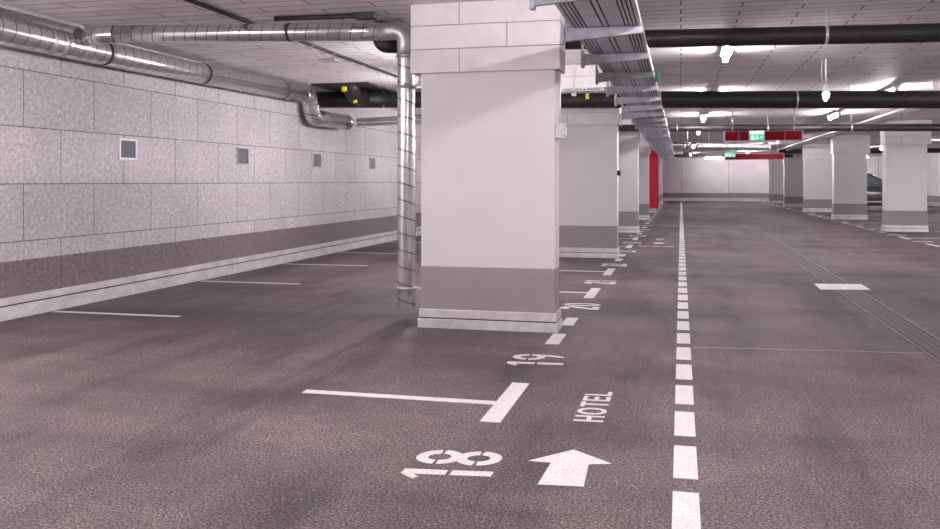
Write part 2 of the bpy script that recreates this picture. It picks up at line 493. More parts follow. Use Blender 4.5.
def word_hotel(y0, y1, xb, xt):
    """HOTEL, letter tops towards -x, read along +y"""
    bm = B(); hgt = xb-xt; Lw = (y1-y0)
    ws = [.18, .215, .17, .16, .15]; gap = (1-sum(ws))/4; a = 0
    def W(bm, pts): poly(bm, [(xb-b*hgt, y0+p*Lw, ZP) for p, b in pts])
    def R(p0, p1, b0, b1): W(bm, [(p0, b0), (p1, b0), (p1, b1), (p0, b1)])
    s, t = .048, .16
    for ch, w in zip('HOTEL', ws):
        e = a+w
        if ch == 'H': R(a, a+s, 0, 1); R(e-s, e, 0, 1); R(a+s, e-s, .42, .42+t)
        if ch == 'O': ring(bm, a+w/2, .5, w/2, .52, s, t, 0, 360, W, 32)
        if ch == 'T': R(a+w/2-s/2, a+w/2+s/2, 0, 1-t); R(a, e, 1-t, 1)
        if ch == 'E':
            R(a, a+s, 0, 1); R(a+s, e, 0, t); R(a+s, e, 1-t, 1); R(a+s, e-.015, .42, .42+t)
        if ch == 'L': R(a, a+s, 0, 1); R(a+s, e, 0, t)
        a = e+gap
    turn(bm, (xb+xt)/2, (y0+y1)/2, 4)
    return bm
obj('hotel_lettering', word_hotel(5.06, 5.80, -.440, -.612), 'paint', floor, label='white painted word HOTEL', recalc=False)
obj('hotel_lettering', word_hotel(21.1, 21.84, -.40, -.58), 'paint', floor, recalc=False)
def arrow(y0, xc=-.538):
    bm = B()
    P = [(-.105, 0), (.105, 0), (.095, .32), (.207, .345), (-.005, .55), (-.207, .335), (-.09, .32)]
    poly(bm, [(xc+a, y0+b, ZP) for a, b in P]); turn(bm, xc, y0+.28, 6)
    return bm
obj('direction_arrow', arrow(3.965), 'paint', floor, label='white painted arrow pointing ahead')
obj('direction_arrow', arrow(19.85, -.49), 'paint', floor)
obj('direction_arrow', arrow(43.2, -.49), 'paint', floor)
for x0, x1 in ((-.88, -.66), (-.62, -.42), (-.38, -.13)): rect('stop_line', x0, x1, 19.02, 19.14)

# drainage channel (right-hand lane) and its pale cover
dr = thing('drain_channel', 'long slotted drain channel set in the asphalt lane beside the dashed line', 'drain', (2.08, 20, 0))
bm = B(); bx(bm, 1.93, 1.955, 2.5, 30, .0005, .006); bx(bm, 2.205, 2.23, 2.5, 30, .0005, .006); obj('channel_edge', bm, 'edge', dr)
bm = B(); bx(bm, 1.955, 1.985, 2.5, 30, .0003, .003); bx(bm, 2.175, 2.205, 2.5, 30, .0003, .003); obj('slot', bm, 'slot', dr)
bm = B()
for a, b_ in ((1.985, 2.055), (2.065, 2.115), (2.125, 2.175)): bx(bm, a, b_, 2.5, 30, .0004, .004)
obj('grating', bm, flat('dull_grating', grey(.052, (1.1, .94, .96)), .7, .0, var=.2, scale=15), dr)
bm = B(); v = [(1.745, 11.88), (2.36, 12.0), (2.37, 12.62), (1.755, 12.52)]
lo = [bm.verts.new((*p, .0065)) for p in v]; hi = [bm.verts.new((*p, .014)) for p in v]
bm.faces.new(lo); bm.faces.new(hi)
for i in range(4): bm.faces.new((lo[i], lo[(i+1) % 4], hi[(i+1) % 4], hi[i]))
tag(obj('cover_plate', bm, 'plate', base=(2.05, 12.25, 0)), 'pale rectangular cover plate lying across the drain channel', 'cover plate')

# ------------------------------------------------------------------ pillars
def make_pillar(x0, x1, y0, dep, label, group, red=False, seed=0, over=.05, overL=.09):
    y1 = y0+dep
    t = thing('square_pillar', label, 'pillar', ((x0+x1)/2, y0+dep/2, 0), group, 'thing')
    bm = B(); bx(bm, x0, x1, y0, y1, .583, 2.445, .012); obj('shaft', bm, 'white', t)
    bm = B(); bx(bm, x0-.001, x1+.001, y0-.001, y1+.001, .10, .583, .010); obj('painted_band', bm, 'band', t, label='dark grey painted lower band')
    bm = B()
    for z0, z1, e in ((0, .088, .026), (.100, .178, .016)): bx(bm, x0-e, x1+e, y0-e, y1+e, z0, z1, .004)
    f = obj('base_flashing', bm, 'flash', t, label='shiny sheet-metal flashing')
    bm = B(); bx(bm, x0-.012, x1+.012, y0-.012, y1+.012, .01, .17); obj('gap_seal', bm, 'slot', f)
    # clad head: three courses of boards
    cx0, cx1, cy0, cy1 = x0-overL, x1+over, y0-.045, y1+.045
    bm = B(); bx(bm, cx0+.012, cx1-.012, cy0+.012, cy1-.012, 2.45, H-.002); core = obj('cladding_core', bm, 'groove', t)
    bm = B(); rows = [(2.437, 2.657, .335), (2.663, 2.883, .655), (2.889, H-.003, .335)]
    for z0, z1, fr in rows:
        xm = cx0+(cx1-cx0)*fr
        bx(bm, cx0, xm-.003, cy0, cy1, z0, z1, .004); bx(bm, xm+.003, cx1, cy0, cy1, z0, z1, .004)
    obj('cladding', bm, 'panel', t, label='pale boards cladding the pillar head')
    if red:
        bm = B(); pts = [(x0+.02, .20), (x1+.14, .20), (x1+.14, 2.66), (x1+.02, 2.82), (x0+.02, 2.84)]
        a = [bm.verts.new((px, y0-.052, pz)) for px, pz in pts]; c = [bm.verts.new((px, y0-.03, pz)) for px, pz in pts]
        bm.faces.new(a); bm.faces.new(c)
        for i in range(5): bm.faces.new((a[i], a[(i+1) % 5], c[(i+1) % 5], c[i]))
        obj('red_panel', bm, 'red', t, label='red panel covering the face')
    return t

Lx0, Lx1 = -2.430, -1.135
names = ['broad white pillar standing beside the vertical metal duct',
         'white pillar with small dark switch, first one behind the pillar beside the metal duct',
         'white pillar in the row under the cable tray, two behind the pillar beside the duct',
         'narrow-looking white pillar directly in front of the red-faced pillar',
         'pillar with a tall red face panel beneath the cable tray',
         'white pillar standing just behind the red-faced pillar',
         'last white pillar of the cable tray row, close to the back wall']
g = 'pillars of the row under the cable tray'
for i, py in enumerate(Lrow):
    p = make_pillar(Lx0, Lx1, py-.02, .30 if i == 0 else .45, names[i], g, red=(i == 4))
rnames = ['white pillar with shiny foot, closest of the row across the lane',
          'white pillar across the lane with the parked car showing beyond its edge',
          'third white pillar along the row across the lane, counted from the camera',
          'fourth white pillar along the row across the lane, counted from the camera',
          'last white pillar across the lane, standing near the back wall']
for i, py in enumerate(Rrow):
    make_pillar((5.58, 5.50, 5.52, 5.52, 5.52)[i], (6.63, 6.63, 6.74, 6.70, 6.70)[i], py, .5, rnames[i], 'pillars of the row across the lane', over=.10, overL=.04)

# small boxes fixed to pillars
sb = thing('switch_box', 'small pale grey switch box on the side of the pillar beside the duct', 'switch box', (-1.135, 8.05, 1.87))
bm = B(); bx(bm, -1.134, -1.055, 7.99, 8.16, 1.80, 1.94, .008); obj('box', bm, 'greybox', sb)
bm = B(); bx(bm, -1.055, -1.045, 8.03, 8.12, 1.83, 1.91, .003); obj('cover', bm, 'housing', sb)
bm = B(); tube(bm, [(-1.10, 8.06, 1.94), (-1.10, 8.06, 2.435)], .011, 8); obj('cable_conduit', bm, 'housing', sb)
sb = thing('light_switch', 'tiny dark switch on the edge of the second pillar under the tray', 'switch', (-1.135, 16.1, 1.56))
bm = B(); bx(bm, -1.134, -1.075, 16.02, 16.12, 1.51, 1.60, .006); obj('switch_body', bm, 'blackmetal', sb)
bm = B(); bx(bm, -1.075, -1.068, 16.04, 16.10, 1.53, 1.58, .002); obj('rocker', bm, 'greybox', sb)

# ------------------------------------------------------------------ wall vents
vl = ['square wall vent nearest the camera, between spiral duct and grey band', 'second wall vent along the panelled wall, counted from the camera',
      'third small wall vent along the panelled wall, counted from the camera', 'last small wall vent, just before the vertical duct hides the wall']
for i, yv in enumerate((9.395, 12.285, 15.12, 18.11)):
    lab = ['pale-framed square vent in the panelled wall, first from the camera', 'small dark vent in the panelled wall, second from the camera',
           'small dark vent in the panelled wall, third from the camera', 'small dark vent in the panelled wall, last before the vertical duct'][i]
    t = thing('wall_vent', lab, 'vent', (XL, yv, 1.80), 'vents in the panelled wall')
    bm = B(); x0, x1 = XL+.001, XL+.022; a, b_, c, d = yv-.175, yv+.175, 1.668, 1.928; w = .025 if i == 0 else .014
    bx(bm, x0, x1, a, b_, d-w, d, .003); bx(bm, x0, x1, a, b_, c, c+w, .003)
    bx(bm, x0, x1, a, a+w, c+w, d-w, .003); bx(bm, x0, x1, b_-w, b_, c+w, d-w, .003)
    obj('frame', bm, 'greybox' if i else 'housing', t)
    bm = B(); bx(bm, x0, x0+.006, a+w, b_-w, c+w, d-w)
    z = c+w+.012
    while z < d-w-.008: bx(bm, x0+.006, x0+.014, a+w, b_-w, z, z+.007); z += .016
    obj('mesh_grille', bm, 'ventin', t)

# ------------------------------------------------------------------ ventilation ducts
md = thing('spiral_duct', 'large galvanised spiral duct running along the top of the panelled wall', 'duct', (-6.42, 9, 2.87))
path = [(-6.42, -2, 2.86), (-6.42, 9, 2.87), (-6.42, 13.95, 2.925)]
bm = B(); tube(bm, path, [.136, .138, .148], 32); obj('duct_run', bm, 'ductS', md)
path2 = fillet([(-6.42, 13.93, 2.925), (-6.42, 14.28, 2.93), (-6.42, 14.42, 2.55), (-6.42, 15.95, 2.57)], [.22, .22], 6)
bm = B(); tube(bm, path2, .146, 28); obj('offset_bend', bm, 'ductS', md, label='stepped bend dropping to a lower run')
bm = B(); tube(bm, [(-6.42, 15.93, 2.57), (-6.40, 16.02, 2.57), (-6.36, 16.2, 2.60)], [.150, .150, .06], 24); obj('reducer', bm, 'duct', md)
for yy in (8.62, 10.75, 13.2):
    zz = 2.87 if yy < 9 else 2.87+.055*(yy-9)/4.95
    bm = B(); tube(bm, [(-6.42, yy-.022, zz), (-6.42, yy+.022, zz)], .142+.010*max(0, yy-9)/5, 32)
    c = obj('clamp_ring', bm, 'blackmetal', md)
    bm = B(); tube(bm, [(-6.42, yy, zz+.138), (-6.42, yy, H-.001)], .006, 6); obj('hanger_rod', bm, 'zinc', c)
for yy in (7.72, 7.90, 6.4):
    bm = B(); tube(bm, [(-6.42, yy-.03, 2.868), (-6.42, yy+.03, 2.868)], .141, 32); obj('coupling', bm, 'zinc', md)

bd = thing('branch_duct', 'slim spiral duct crossing below the ceiling then dropping beside the broad pillar', 'duct', (-2.727, 8.45, 0))
zl, zr = 2.985, 2.945
bm = B(); tube(bm, [(-6.34, 8.10, 2.955), (-5.905, 8.145, zl)], .094, 24); obj('saddle_branch', bm, 'duct', md, label='saddle fitting feeding the branch duct')
bm = B(); tube(bm, [(-5.892, 8.146, zl), (-3.0, 8.45, zr)], .093, 28, step=.5); obj('duct_run', bm, 'duct', bd)
bm = B(); tube(bm, fillet([(-3.0, 8.45, zr), (-2.727, 8.45, zr), (-2.727, 8.45, 2.66)], .20, 10), .094, 28)
obj('elbow', bm, 'zinc', bd, label='smooth elbow')
bm = B(); tube(bm, [(-2.727, 8.45, 2.66), (-2.727, 8.45, .125)], .0935, 28, step=.5, caps=False)
tube(bm, [(-2.727, 8.45, .30), (-2.727, 8.45, .125)], .088, 28, caps=True)
obj('drop', bm, 'ductS', bd)
for zz in (2.36, .31, 2.68):
    bm = B(); tube(bm, [(-2.727, 8.45, zz-.018), (-2.727, 8.45, zz+.018)], .101, 28); obj('pipe_collar', bm, 'zinc', bd)
    if zz != 2.68:
        bm = B(); bx(bm, -2.64, Lx0-.002, 8.435, 8.455, zz-.012, zz+.012); bx(bm, Lx0-.012, Lx0-.002, 8.2, 8.455, zz-.012, zz+.012)
        obj('wall_bracket', bm, 'zinc', bd)
for xx in (-3.97,):
    zz = zl+(zr-zl)*(xx+5.9)/2.9; yb = 8.145+.305*(xx+5.9)/2.9
    bm = B(); tube(bm, [(xx-.014, yb, zz), (xx+.014, yb, zz)], .099, 28); c = obj('clamp_ring', bm, 'blackmetal', bd)
    bm = B(); tube(bm, [(xx, yb, zz+.095), (xx, yb, H-.001)], .005, 6); obj('hanger_rod', bm, 'zinc', c)

# thin service pipes beyond the duct bend
for k, (z0, z1, r) in enumerate(((2.62, 2.69, .045), (2.54, 2.58, .032))):
    bm = B(); tube(bm, [(-6.32, 16.32+.05*k, z0), (-4.8, 16.5+.05*k, z1), (-2.9, 16.9+.05*k, z1)], r, 14)
    tag(obj('service_pipe', bm, 'traysteel', base=(-4.8, 16.5, z0)),
        ['thicker pale service pipe below the black pipe, leading off the duct bend', 'thinner lower service pipe leading off the duct bend beside the panelled wall'][k], 'pipe')

# ------------------------------------------------------------------ black insulated pipes
def lerp(p, q, t): return tuple(a+(b-a)*t for a, b in zip(p, q))
def black_pipe(label, P, Q, r, clamps, bend=None, bare_rods=()):
    t = thing('insulated_pipe', label, 'pipe', lerp(P, Q, .5), 'black insulated pipes crossing the ceiling')
    bm = B(); tube(bm, [P, Q], r, 28, step=.6); obj('pipe_run', bm, 'black', t)
    if bend:
        bm = B(); tube(bm, bend, r*1.02, 24); obj('elbow', bm, 'black', t)
    for x in clamps:
        f = (x-P[0])/(Q[0]-P[0]); c = lerp(P, Q, f)
        d = (Vector(Q)-Vector(P)).normalized()*.014
        bm = B(); tube(bm, [Vector(c)-d, Vector(c)+d], r*1.03, 24); o = obj('pipe_clamp', bm, 'clamp', t)
        bm = B(); tube(bm, [(c[0], c[1], c[2]+r), (c[0], c[1], H-.001)], .007, 6); obj('hanger_rod', bm, 'clamp', o)
    for x in bare_rods:
        c = lerp(P, Q, (x-P[0])/(Q[0]-P[0]))
        bm = B(); tube(bm, [(c[0], c[1]+r*.5, c[2]+r*.8), (c[0], c[1]+r*.5, H-.001)], .008, 6); obj('hanger_rod', bm, 'clamp', t)
    return t
P1, Q1 = (-2.95, 8.74, 2.855), (13.8, 9.55, 2.70)
black_pipe('black insulated pipe, closest of those crossing below the ceiling boards', P1, Q1, .090, [1.36],
           bend=fillet([(-2.93, 8.74, 2.855), (-3.10, 8.735, 2.856), (-3.10, 8.735, 3.09)], .13, 8))
bm = B(); tube(bm, [(-4.05, 8.16, 3.068), (-3.15, 8.20, 3.068)], .026, 10); bx(bm, -3.20, -2.98, 8.16, 8.32, 3.04, H-.002, .006)
tag(obj('black_conduit', bm, 'black', base=(-3.6, 8.72, 3.05)), 'short black conduit lying above the slim branch duct under the ceiling', 'conduit')
P2, Q2 = (-6.62, 15.14, 2.936), (13.8, 16.8, 2.64)
bp = black_pipe('thick black insulated pipe in front of the second pillar head, second from the camera', P2, Q2, .150, [-.36, 1.93, 4.42], bare_rods=[2.8, 4.15],
           bend=fillet([(-5.30, 15.24, 2.92), (-5.72, 15.12, 2.925), (-5.68, 14.55, 2.95), (-5.66, 14.1, 3.30)], [.25, .3], 8))
bm = B(); bx(bm, -6.24, -5.2, 13.95, 15.45, H-.032, H-.002, .008); obj('ceiling_collar', bm, 'black', bp)  # black sheet stands in for the dark shading on the ceiling
bm = B(); tube(bm, [(-5.37, 15.236, 2.92), (-5.33, 15.239, 2.92)], .160, 24); obj('pipe_clamp', bm, 'clamp', bp)
bm = B(); bx(bm, -1.64, -1.58, 15.37, 15.40, 2.86, 2.99, .004); obj('yellow_tag', bm, 'yellow', bp, label='yellow pipe marker')
bm = B(); bx(bm, -5.70, -5.63, 14.02, 14.09, 2.96, 3.04, .004); obj('yellow_tag', bm, 'yellow', bp)
bm = B(); bx(bm, -5.66, -5.60, 14.47, 14.52, 2.80, 2.88, .004); obj('yellow_tag', bm, 'yellow', bp)
P3, Q3 = (-4.0, 23.42, 2.86), (13.8, 24.5, 2.69)
black_pipe('slim black insulated pipe directly above the red sign, third from the camera', P3, Q3, .090, [-.1, 2.2, 4.25])
black_pipe('black pipe deep in the bays across the lane, behind the third pillar there', (4.9, 47.4, 2.95), (13.8, 47.6, 2.95), .12, [7.5])
black_pipe('black pipe with short droppers deep in the bays across the lane', (4.6, 49.0, 2.80), (5.8, 49.1, 2.80), .10, [5.2])

# black pipe loop hanging at the far end of the cable tray
bm = B(); tube(bm, fillet([(-.25, 29, 2.655), (.28, 29, 2.65), (.28, 29, 2.44), (.10, 29, 2.24), (-.22, 29, 2.235)], .06, 5), .035, 14)
lo_ = thing('pipe_loop', 'bent black pipe loop beside the far part of the cable tray', 'pipe', (0, 29, 2.2))
obj('loop', bm, 'black', lo_)
bm = B(); tube(bm, [(.10, 29, 2.65), (.10, 29, 2.26)], .03, 12); obj('cross_pipe', bm, 'black', lo_)
bm = B(); tube(bm, [(.2, 29, 2.68), (.2, 29, H-.001)], .01, 8); obj('hanger_rod', bm, 'zinc', lo_)

# foil duct
fd = thing('foil_duct', 'crinkled silver foil duct crossing behind the red sign', 'duct', (1.6, 30, 2.6))
bm = B(); pts = [(.55+.05*k, 30+.02*math.sin(k*.9), 2.60-.0012*k) for k in range(47)]
tube(bm, pts, [.085+.008*math.sin(k*2.1)+.004*random.uniform(-1, 1) for k in range(47)], 18); obj('duct_sleeve', bm, 'foil', fd)
for x in (.9, 2.5):
    bm = B(); tube(bm, [(x, 30, 2.66), (x, 30, H-.001)], .008, 6); obj('hanger_rod', bm, 'zinc', fd)

# ------------------------------------------------------------------ cable tray
TX0, TX1, TZ = -.86, -.305, 2.64
ct = thing('cable_tray', 'long ribbed steel cable tray hung above the walkway beside the white pillars', 'cable tray', (-.57, 8, TZ))
bm = B(); xs = [TX0, TX0+.035, TX0+.065, TX0+.095, TX0+.125, (TX0+TX1)/2-.022, (TX0+TX1)/2+.022, TX1-.125, TX1-.095, TX1-.065, TX1-.035, TX1]
for a, b_ in zip(xs, xs[1:]): bx(bm, a+.006, b_-.006, 1.0, 48, TZ, TZ+.004)
obj('tray_floor', bm, 'traysteel', ct)
bm = B(); bx(bm, TX0+.01, TX1-.01, 1.0, 48, TZ+.010, TZ+.016); obj('cable_bed', bm, 'slot', ct, label='dark cables showing through the slots')  # dark sheet gives the tray slots their shade
for s, x in ((1, TX0), (-1, TX1)):
    bm = B(); a, b_ = sorted((x, x+s*.004)); bx(bm, a, b_, 1.0, 48, TZ-.001, TZ+.045)
    a, b_ = sorted((x, x+s*.018)); bx(bm, a, b_, 1.0, 48, TZ+.041, TZ+.045)
    obj('side_rail', bm, 'clamp', ct)
def arm_bm(y):
    bm = B(); xl, xr = TX0-.075, TX1+.01; n = 10; w = .022
    prof = []
    for k in range(n+1):
        s = k/n; x = xl+(xr-xl)*s
        d = .105-.045*s if s < .75 else .105-.045*.75-(.07-.105*.0)*(s-.75)*.9
        prof.append((x, TZ-.004, TZ-.004-max(.014, d)))
    for yy0, yy1 in ((y-w, y-w+.004), (y+w-.004, y+w)):
        for (xa, ta, ba), (xb, tb, bb) in zip(prof, prof[1:]):
            q = [bm.verts.new(p) for p in ((xa, yy0, ta), (xb, yy0, tb), (xb, yy0, bb), (xa, yy0, ba))]
            r_ = [bm.verts.new(p) for p in ((xa, yy1, ta), (xb, yy1, tb), (xb, yy1, bb), (xa, yy1, ba))]
            bm.faces.new(q); bm.faces.new(r_); bm.faces.new((q[3], q[2], r_[2], r_[3])); bm.faces.new((q[0], q[1], r_[1], r_[0]))
    for (xa, ta, ba), (xb, tb, bb) in zip(prof, prof[1:]):          # lower web
        q = [bm.verts.new(p) for p in ((xa, y-w, ba), (xb, y-w, bb), (xb, y+w, bb), (xa, y+w, ba))]; bm.faces.new(q)
        q = [bm.verts.new(p) for p in ((xa, y-w, ta), (xb, y-w, tb), (xb, y+w, tb), (xa, y+w, ta))]; bm.faces.new(q)
    bx(bm, xl-.012, xl+.02, y-.035, y+.035, TZ-.13, TZ+.05, .003)   # head plate
    bx(bm, xl-.008, xl+.012, y-.018, y+.018, TZ+.05, H-.001)        # drop channel
    return bm
arm0 = obj('support_arm', arm_bm(7.0), 'arm', ct)
y = 7.0
for k in range(-3, 28):
    if k == 0: continue
    a = arm0.copy(); COL.objects.link(a); a.parent = ct; a.location = (0, 1.47*k, 0)
bm = B(); bx(bm, TX1+.002, TX1+.05, 10.5, 10.53, 2.58, 2.70, .004); obj('green_tag', bm, 'green', ct, label='small green tag on the edge')

# trapeze hanger and white boxing behind the broad pillar
th = thing('trapeze_hanger', 'perforated steel hanger frame just behind the broad pillar beside the tray', 'hanger', (-1.3, 12, 2.6))
def perforated(bm, p0, p1, ax):
    (x0, y0_, z0), (x1, y1_, z1) = p0, p1
    L = (z1-z0) if ax == 'z' else (x1-x0); n = int(L/.05); hw = .022
    for s in (-hw, hw-.012):
        if ax == 'z': bx(bm, x0+s, x0+s+.012, y0_, y0_+.004, z0, z1)
        else: bx(bm, x0, x1, y0_, y0_+.004, z0+s, z0+s+.012)
    for k in range(n+1):
        c = k*L/n
        if ax == 'z': bx(bm, x0-hw, x0+hw, y0_+.0002, y0_+.0038, min(z0+c, z1-.02), min(z0+c+.02, z1))
        else: bx(bm, min(x0+c, x1-.02), min(x0+c+.02, x1), y0_+.0002, y0_+.0038, z0-hw, z0+hw)
bm = B(); perforated(bm, (-1.43, 11.9, 2.60), (-1.43, 11.9, H-.002), 'z'); obj('drop_channel', bm, 'clamp', th)
bm = B(); perforated(bm, (-1.62, 11.9, 2.66), (-1.02, 11.9, 2.66), 'x'); obj('cross_channel', bm, 'clamp', th)
bm = B(); bx(bm, -1.46, -1.40, 11.88, 11.95, 2.575, 2.61, .004); obj('end_bracket', bm, 'clamp', th)
wb = thing('ceiling_box', 'white boxed casing under the ceiling behind the broad pillar', 'casing', (-1.4, 12.9, 2.7))
bm = B(); bx(bm, -1.9, -1.02, 12.6, 13.4, 2.76, 2.93, .004); obj('lower_panel', bm, 'panel', wb)
bm = B(); bx(bm, -1.9, -1.16, 12.6, 13.4, 2.933, H-.002, .004); obj('upper_panel', bm, 'panel', wb)

# ------------------------------------------------------------------ ceiling rails
rl = thing('light_track', 'thin black track on the ceiling boards over the parking bays by the panelled wall', 'track', (-4.44, 8, H))
bm = B(); bx(bm, -4.465, -4.415, 1.0, 14.2, H-.030, H-.001, .004); obj('track_profile', bm, 'blackmetal', rl)
for yy in (9.9, 10.6, 11.7): 
    bm = B(); bx(bm, -4.468, -4.412, yy, yy+.05, H-.033, H-.026, .002); obj('track_clip', bm, 'greybox', rl)
bm = B(); bx(bm, -4.86, -4.62, 11.1, 11.3, H-.035, H-.002, .004); tag(obj('junction_box', bm, 'greybox', base=(-4.74, 11.2, H)), 'small flat grey junction box on the ceiling beside the black track', 'junction box')
bm = B(); bx(bm, -6.34, -6.30, -2, 8.15, H-.04, H-.002, .004); tag(obj('cable_trunking', bm, 'greybox', base=(-6.29, 3, H)), 'pale cable trunking on the ceiling above the large spiral duct', 'trunking')
for k, x in enumerate((4.72, 5.22)):
    t = thing('ceiling_conduit', ['pale ceiling pipe running along the lane, the one nearer the drain channel', 'pale ceiling pipe running along the lane, the one nearer the pillars'][k], 'pipe', (x, 30, 2.98))
    bm = B(); tube(bm, [(x, 17.6, 2.985), (x, 46.5, 2.985)], .030, 16, step=2); obj('pipe_run', bm, 'housing', t)
    for yy in (19, 23, 27, 31, 35, 39, 43):
        bm = B(); tube(bm, [(x, yy-.012, 2.985), (x, yy+.012, 2.985)], .036, 14); c = obj('pipe_clip', bm, 'zinc', t)
        bm = B(); tube(bm, [(x, yy, 3.03), (x, yy, H-.001)], .006, 6); obj('hanger_rod', bm, 'zinc', c)

# ------------------------------------------------------------------ luminaires
bt = None
def batten(x, y, label, L=1.4, group='ceiling batten lights', drop=0.0):
    global bt
    if bt is None:
        bt = thing('batten_light', label, 'light', (x, y, 3.0), group)
        bm = B(); bx(bm, x-.07, x+.07, y, y+L, 3.030, 3.055, .006); bx(bm, x-.035, x+.035, y, y+.03, 2.945, 3.04, .006); bx(bm, x-.035, x+.035, y+L-.03, y+L, 2.945, 3.04, .006); obj('housing', bm, 'housing', bt)
        bm = B(); tube(bm, [(x, y+.031, 2.99), (x, y+L-.031, 2.99)], .034, 16)
        obj('diffuser', bm, 'tube', bt)
        for yy in (y+.25, y+L-.25):
            bm = B(); bx(bm, x-.02, x+.02, yy-.015, yy+.015, 3.06, H-.001); obj('mounting_clip', bm, 'zinc', bt)
        return bt
    c = copy_tree(bt, (x, y, 3.0-drop)); c['label'] = label; c['group'] = group
    if drop:
        for yy in (y+.25, y+L-.25):
            bm = B(); tube(bm, [(x, yy, 3.06-drop), (x, yy, H-.001)], .008, 8); obj('hanger_rod', bm, 'zinc', c)
    return c
la = ['batten light on the ceiling just behind the closest black pipe', 'batten light over the lane hidden close behind the thick black pipe',
      'batten light over the lane glowing between the thick and the slim black pipes', 'batten light over the lane seen just under the slim black pipe',
      'batten light over the lane beyond the pipe loop', 'small far batten light over the lane before the back wall', 'tiny batten light over the lane close to the back wall']
A_Y = [10.35, 16.3, 22.0, 28.2, 40.2, 52.2]
la[4:] = ['small far batten light over the lane, beyond both red signs', 'tiny batten light over the lane, last one before the back wall']
for k, yy in enumerate(A_Y): batten(.56, yy, la[k])
lb = ['batten light peeping over the thick black pipe, towards the pillars across the lane', 'bright batten light slanting between the two pipes, beside the pale ceiling pipes',
      'batten light behind the red sign, beside the pale ceiling pipes', 'batten light by the pillar row across the lane, in front of the foil duct end',
      'distant batten light by the fourth pillar across the lane', 'farthest batten light beside the pillar row across the lane']
for k, yy in enumerate((16.4, 22.0, 28.0, 34.0, 40.0, 50.0)): batten(3.65, yy, lb[k])
lc = ['batten light above the bays, hidden behind the slim vertical duct', 'second batten light above the bays along the line behind the slim vertical duct', 'batten light above the bays behind the second pillar',
      'batten light above far bays behind the third pillar', 'batten light above far bays near the red-faced pillar', 'batten light above the last bays by the back wall']
for k, yy in enumerate((12.7, 18.2, 24.6, 32.2, 40.6, 49.0)): batten(-3.75, yy, lc[k], drop=.38)
ld = ['batten light above the bays behind the closest pillar across the lane', 'batten light above the bay where the car is parked', 'batten light above bays beyond the parked car',
      'batten light above the far bays across the lane', 'batten light above the last bays across the lane']
for k, yy in enumerate((21.0, 29.8, 38.6, 45.0, 54.0)): batten(9.6, yy, ld[k])
for k, x in enumerate((1.6, 5.0)):
    c = batten(x, 61.6, ['batten light set crosswise before the back wall, over the lane middle', 'batten light set crosswise before the back wall, beside the last pillar across the lane'][k])
    c.rotation_euler = (0, 0, -PI/2)  # added crosswise, since lengthwise tubes leave the back wall dim
# unseen battens continuing the rows, plus extra ones added to brighten the scene
batten(-3.0, 10.15, 'batten light above the bays, right behind the broad pillar head', drop=.35)  # hidden lamp added to brighten the ceiling over the left bays
for (x, yy, dr_) in ((-5.3, 3.4, .6), (.56, 5.5, 0), (.56, 3.0, .3), (.56, -.6, .2), (3.65, -1.5, .2), (-3.75, 3.3, .3), (-5.5, 3.9, .3), (-3.75, -.6, .3), (7.6, 12.0, 0), (5.6, 3.0, .2), (11.8, 25.0, .2), (11.8, 36.0, .2), (11.8, 50.0, .2)):
    batten(x, yy, 'batten light of the rows overhead, outside the picture', group='batten lights outside the picture', drop=dr_)
for (x, yy) in ((6.0, 9.0), (6.8, 13.0), (7.6, 19.0), (10.5, 20.5), (4.6, -2.5)):
    c = batten(x, yy, 'batten light of the rows overhead, outside the picture', group='batten lights outside the picture', drop=.5); c.rotation_euler = (0, 0, -PI/2)  # added across the lane to brighten pillar fronts and ceiling
c = batten(10.6, 61.6, 'batten light set crosswise before the back wall, beyond the parked car'); c.rotation_euler = (0, 0, -PI/2)  # added lamp, hidden by a pillar, brightens the wall behind the car

pl = thing('pendant_lamp', 'small cool white lamp hanging on a rod in front of the thick black pipe', 'lamp', (1.94, 12.75, 2.5))
bm = B(); tube(bm, [(1.94, 12.75, 2.74), (1.94, 12.75, H-.001)], .014, 10); obj('rod', bm, 'housing', pl)
bm = B(); tube(bm, [(1.94, 12.75, 2.74), (1.94, 12.75, 2.71), (1.94, 12.75, 2.62)], [.02, .035, .045], 18); obj('lamp_head', bm, 'housing', pl)
bm = B(); tube(bm, [(1.94, 12.75, 2.62), (1.94, 12.75, 2.57), (1.93, 12.73, 2.52)], [.045, .04, .02], 18); obj('lens', bm, 'coollamp', pl)
bm = B(); tube(bm, [(1.90, 12.75, 2.74), (1.88, 12.75, 2.9), (1.89, 12.75, H-.001)], .005, 6); obj('cord', bm, 'housing', pl)

# ------------------------------------------------------------------ signs
sg = thing('hanging_sign', 'long dark red sign hanging across the lane below the slim black pipe', 'sign', (1.9, 21.65, 2.36))
SX0, SX1, SZ0, SZ1, SY = .995, 2.79, 2.355, 2.60, 21.6
bm = B(); bx(bm, SX0, SX1, SY+.012, SY+.10, SZ0, SZ1, .006); obj('sign_body', bm, 'housing', sg)
bm = B(); bx(bm, SX0+.03, 1.335, SY, SY+.012, SZ0+.02, SZ1-.008); obj('red_panel', bm, 'litred', sg)
bm = B(); bx(bm, 1.345, 1.565, SY+.001, SY+.012, SZ0+.02, SZ1-.008); obj('dark_panel', bm, 'signred', sg)
bm = B(); bx(bm, 1.925, 2.38, SY+.001, SY+.012, SZ0+.02, SZ1-.008); obj('dark_panel', bm, 'signred', sg)
bm = B(); bx(bm, 2.39, SX1-.03, SY, SY+.012, SZ0+.02, SZ1-.008); obj('red_panel', bm, 'litred', sg)
for x in (1.2, 2.6):
    bm = B(); tube(bm, [(x, SY+.055, SZ1-.002), (x, SY+.055, H-.001)], .012, 8); obj('hanger_rod', bm, 'zinc', sg)

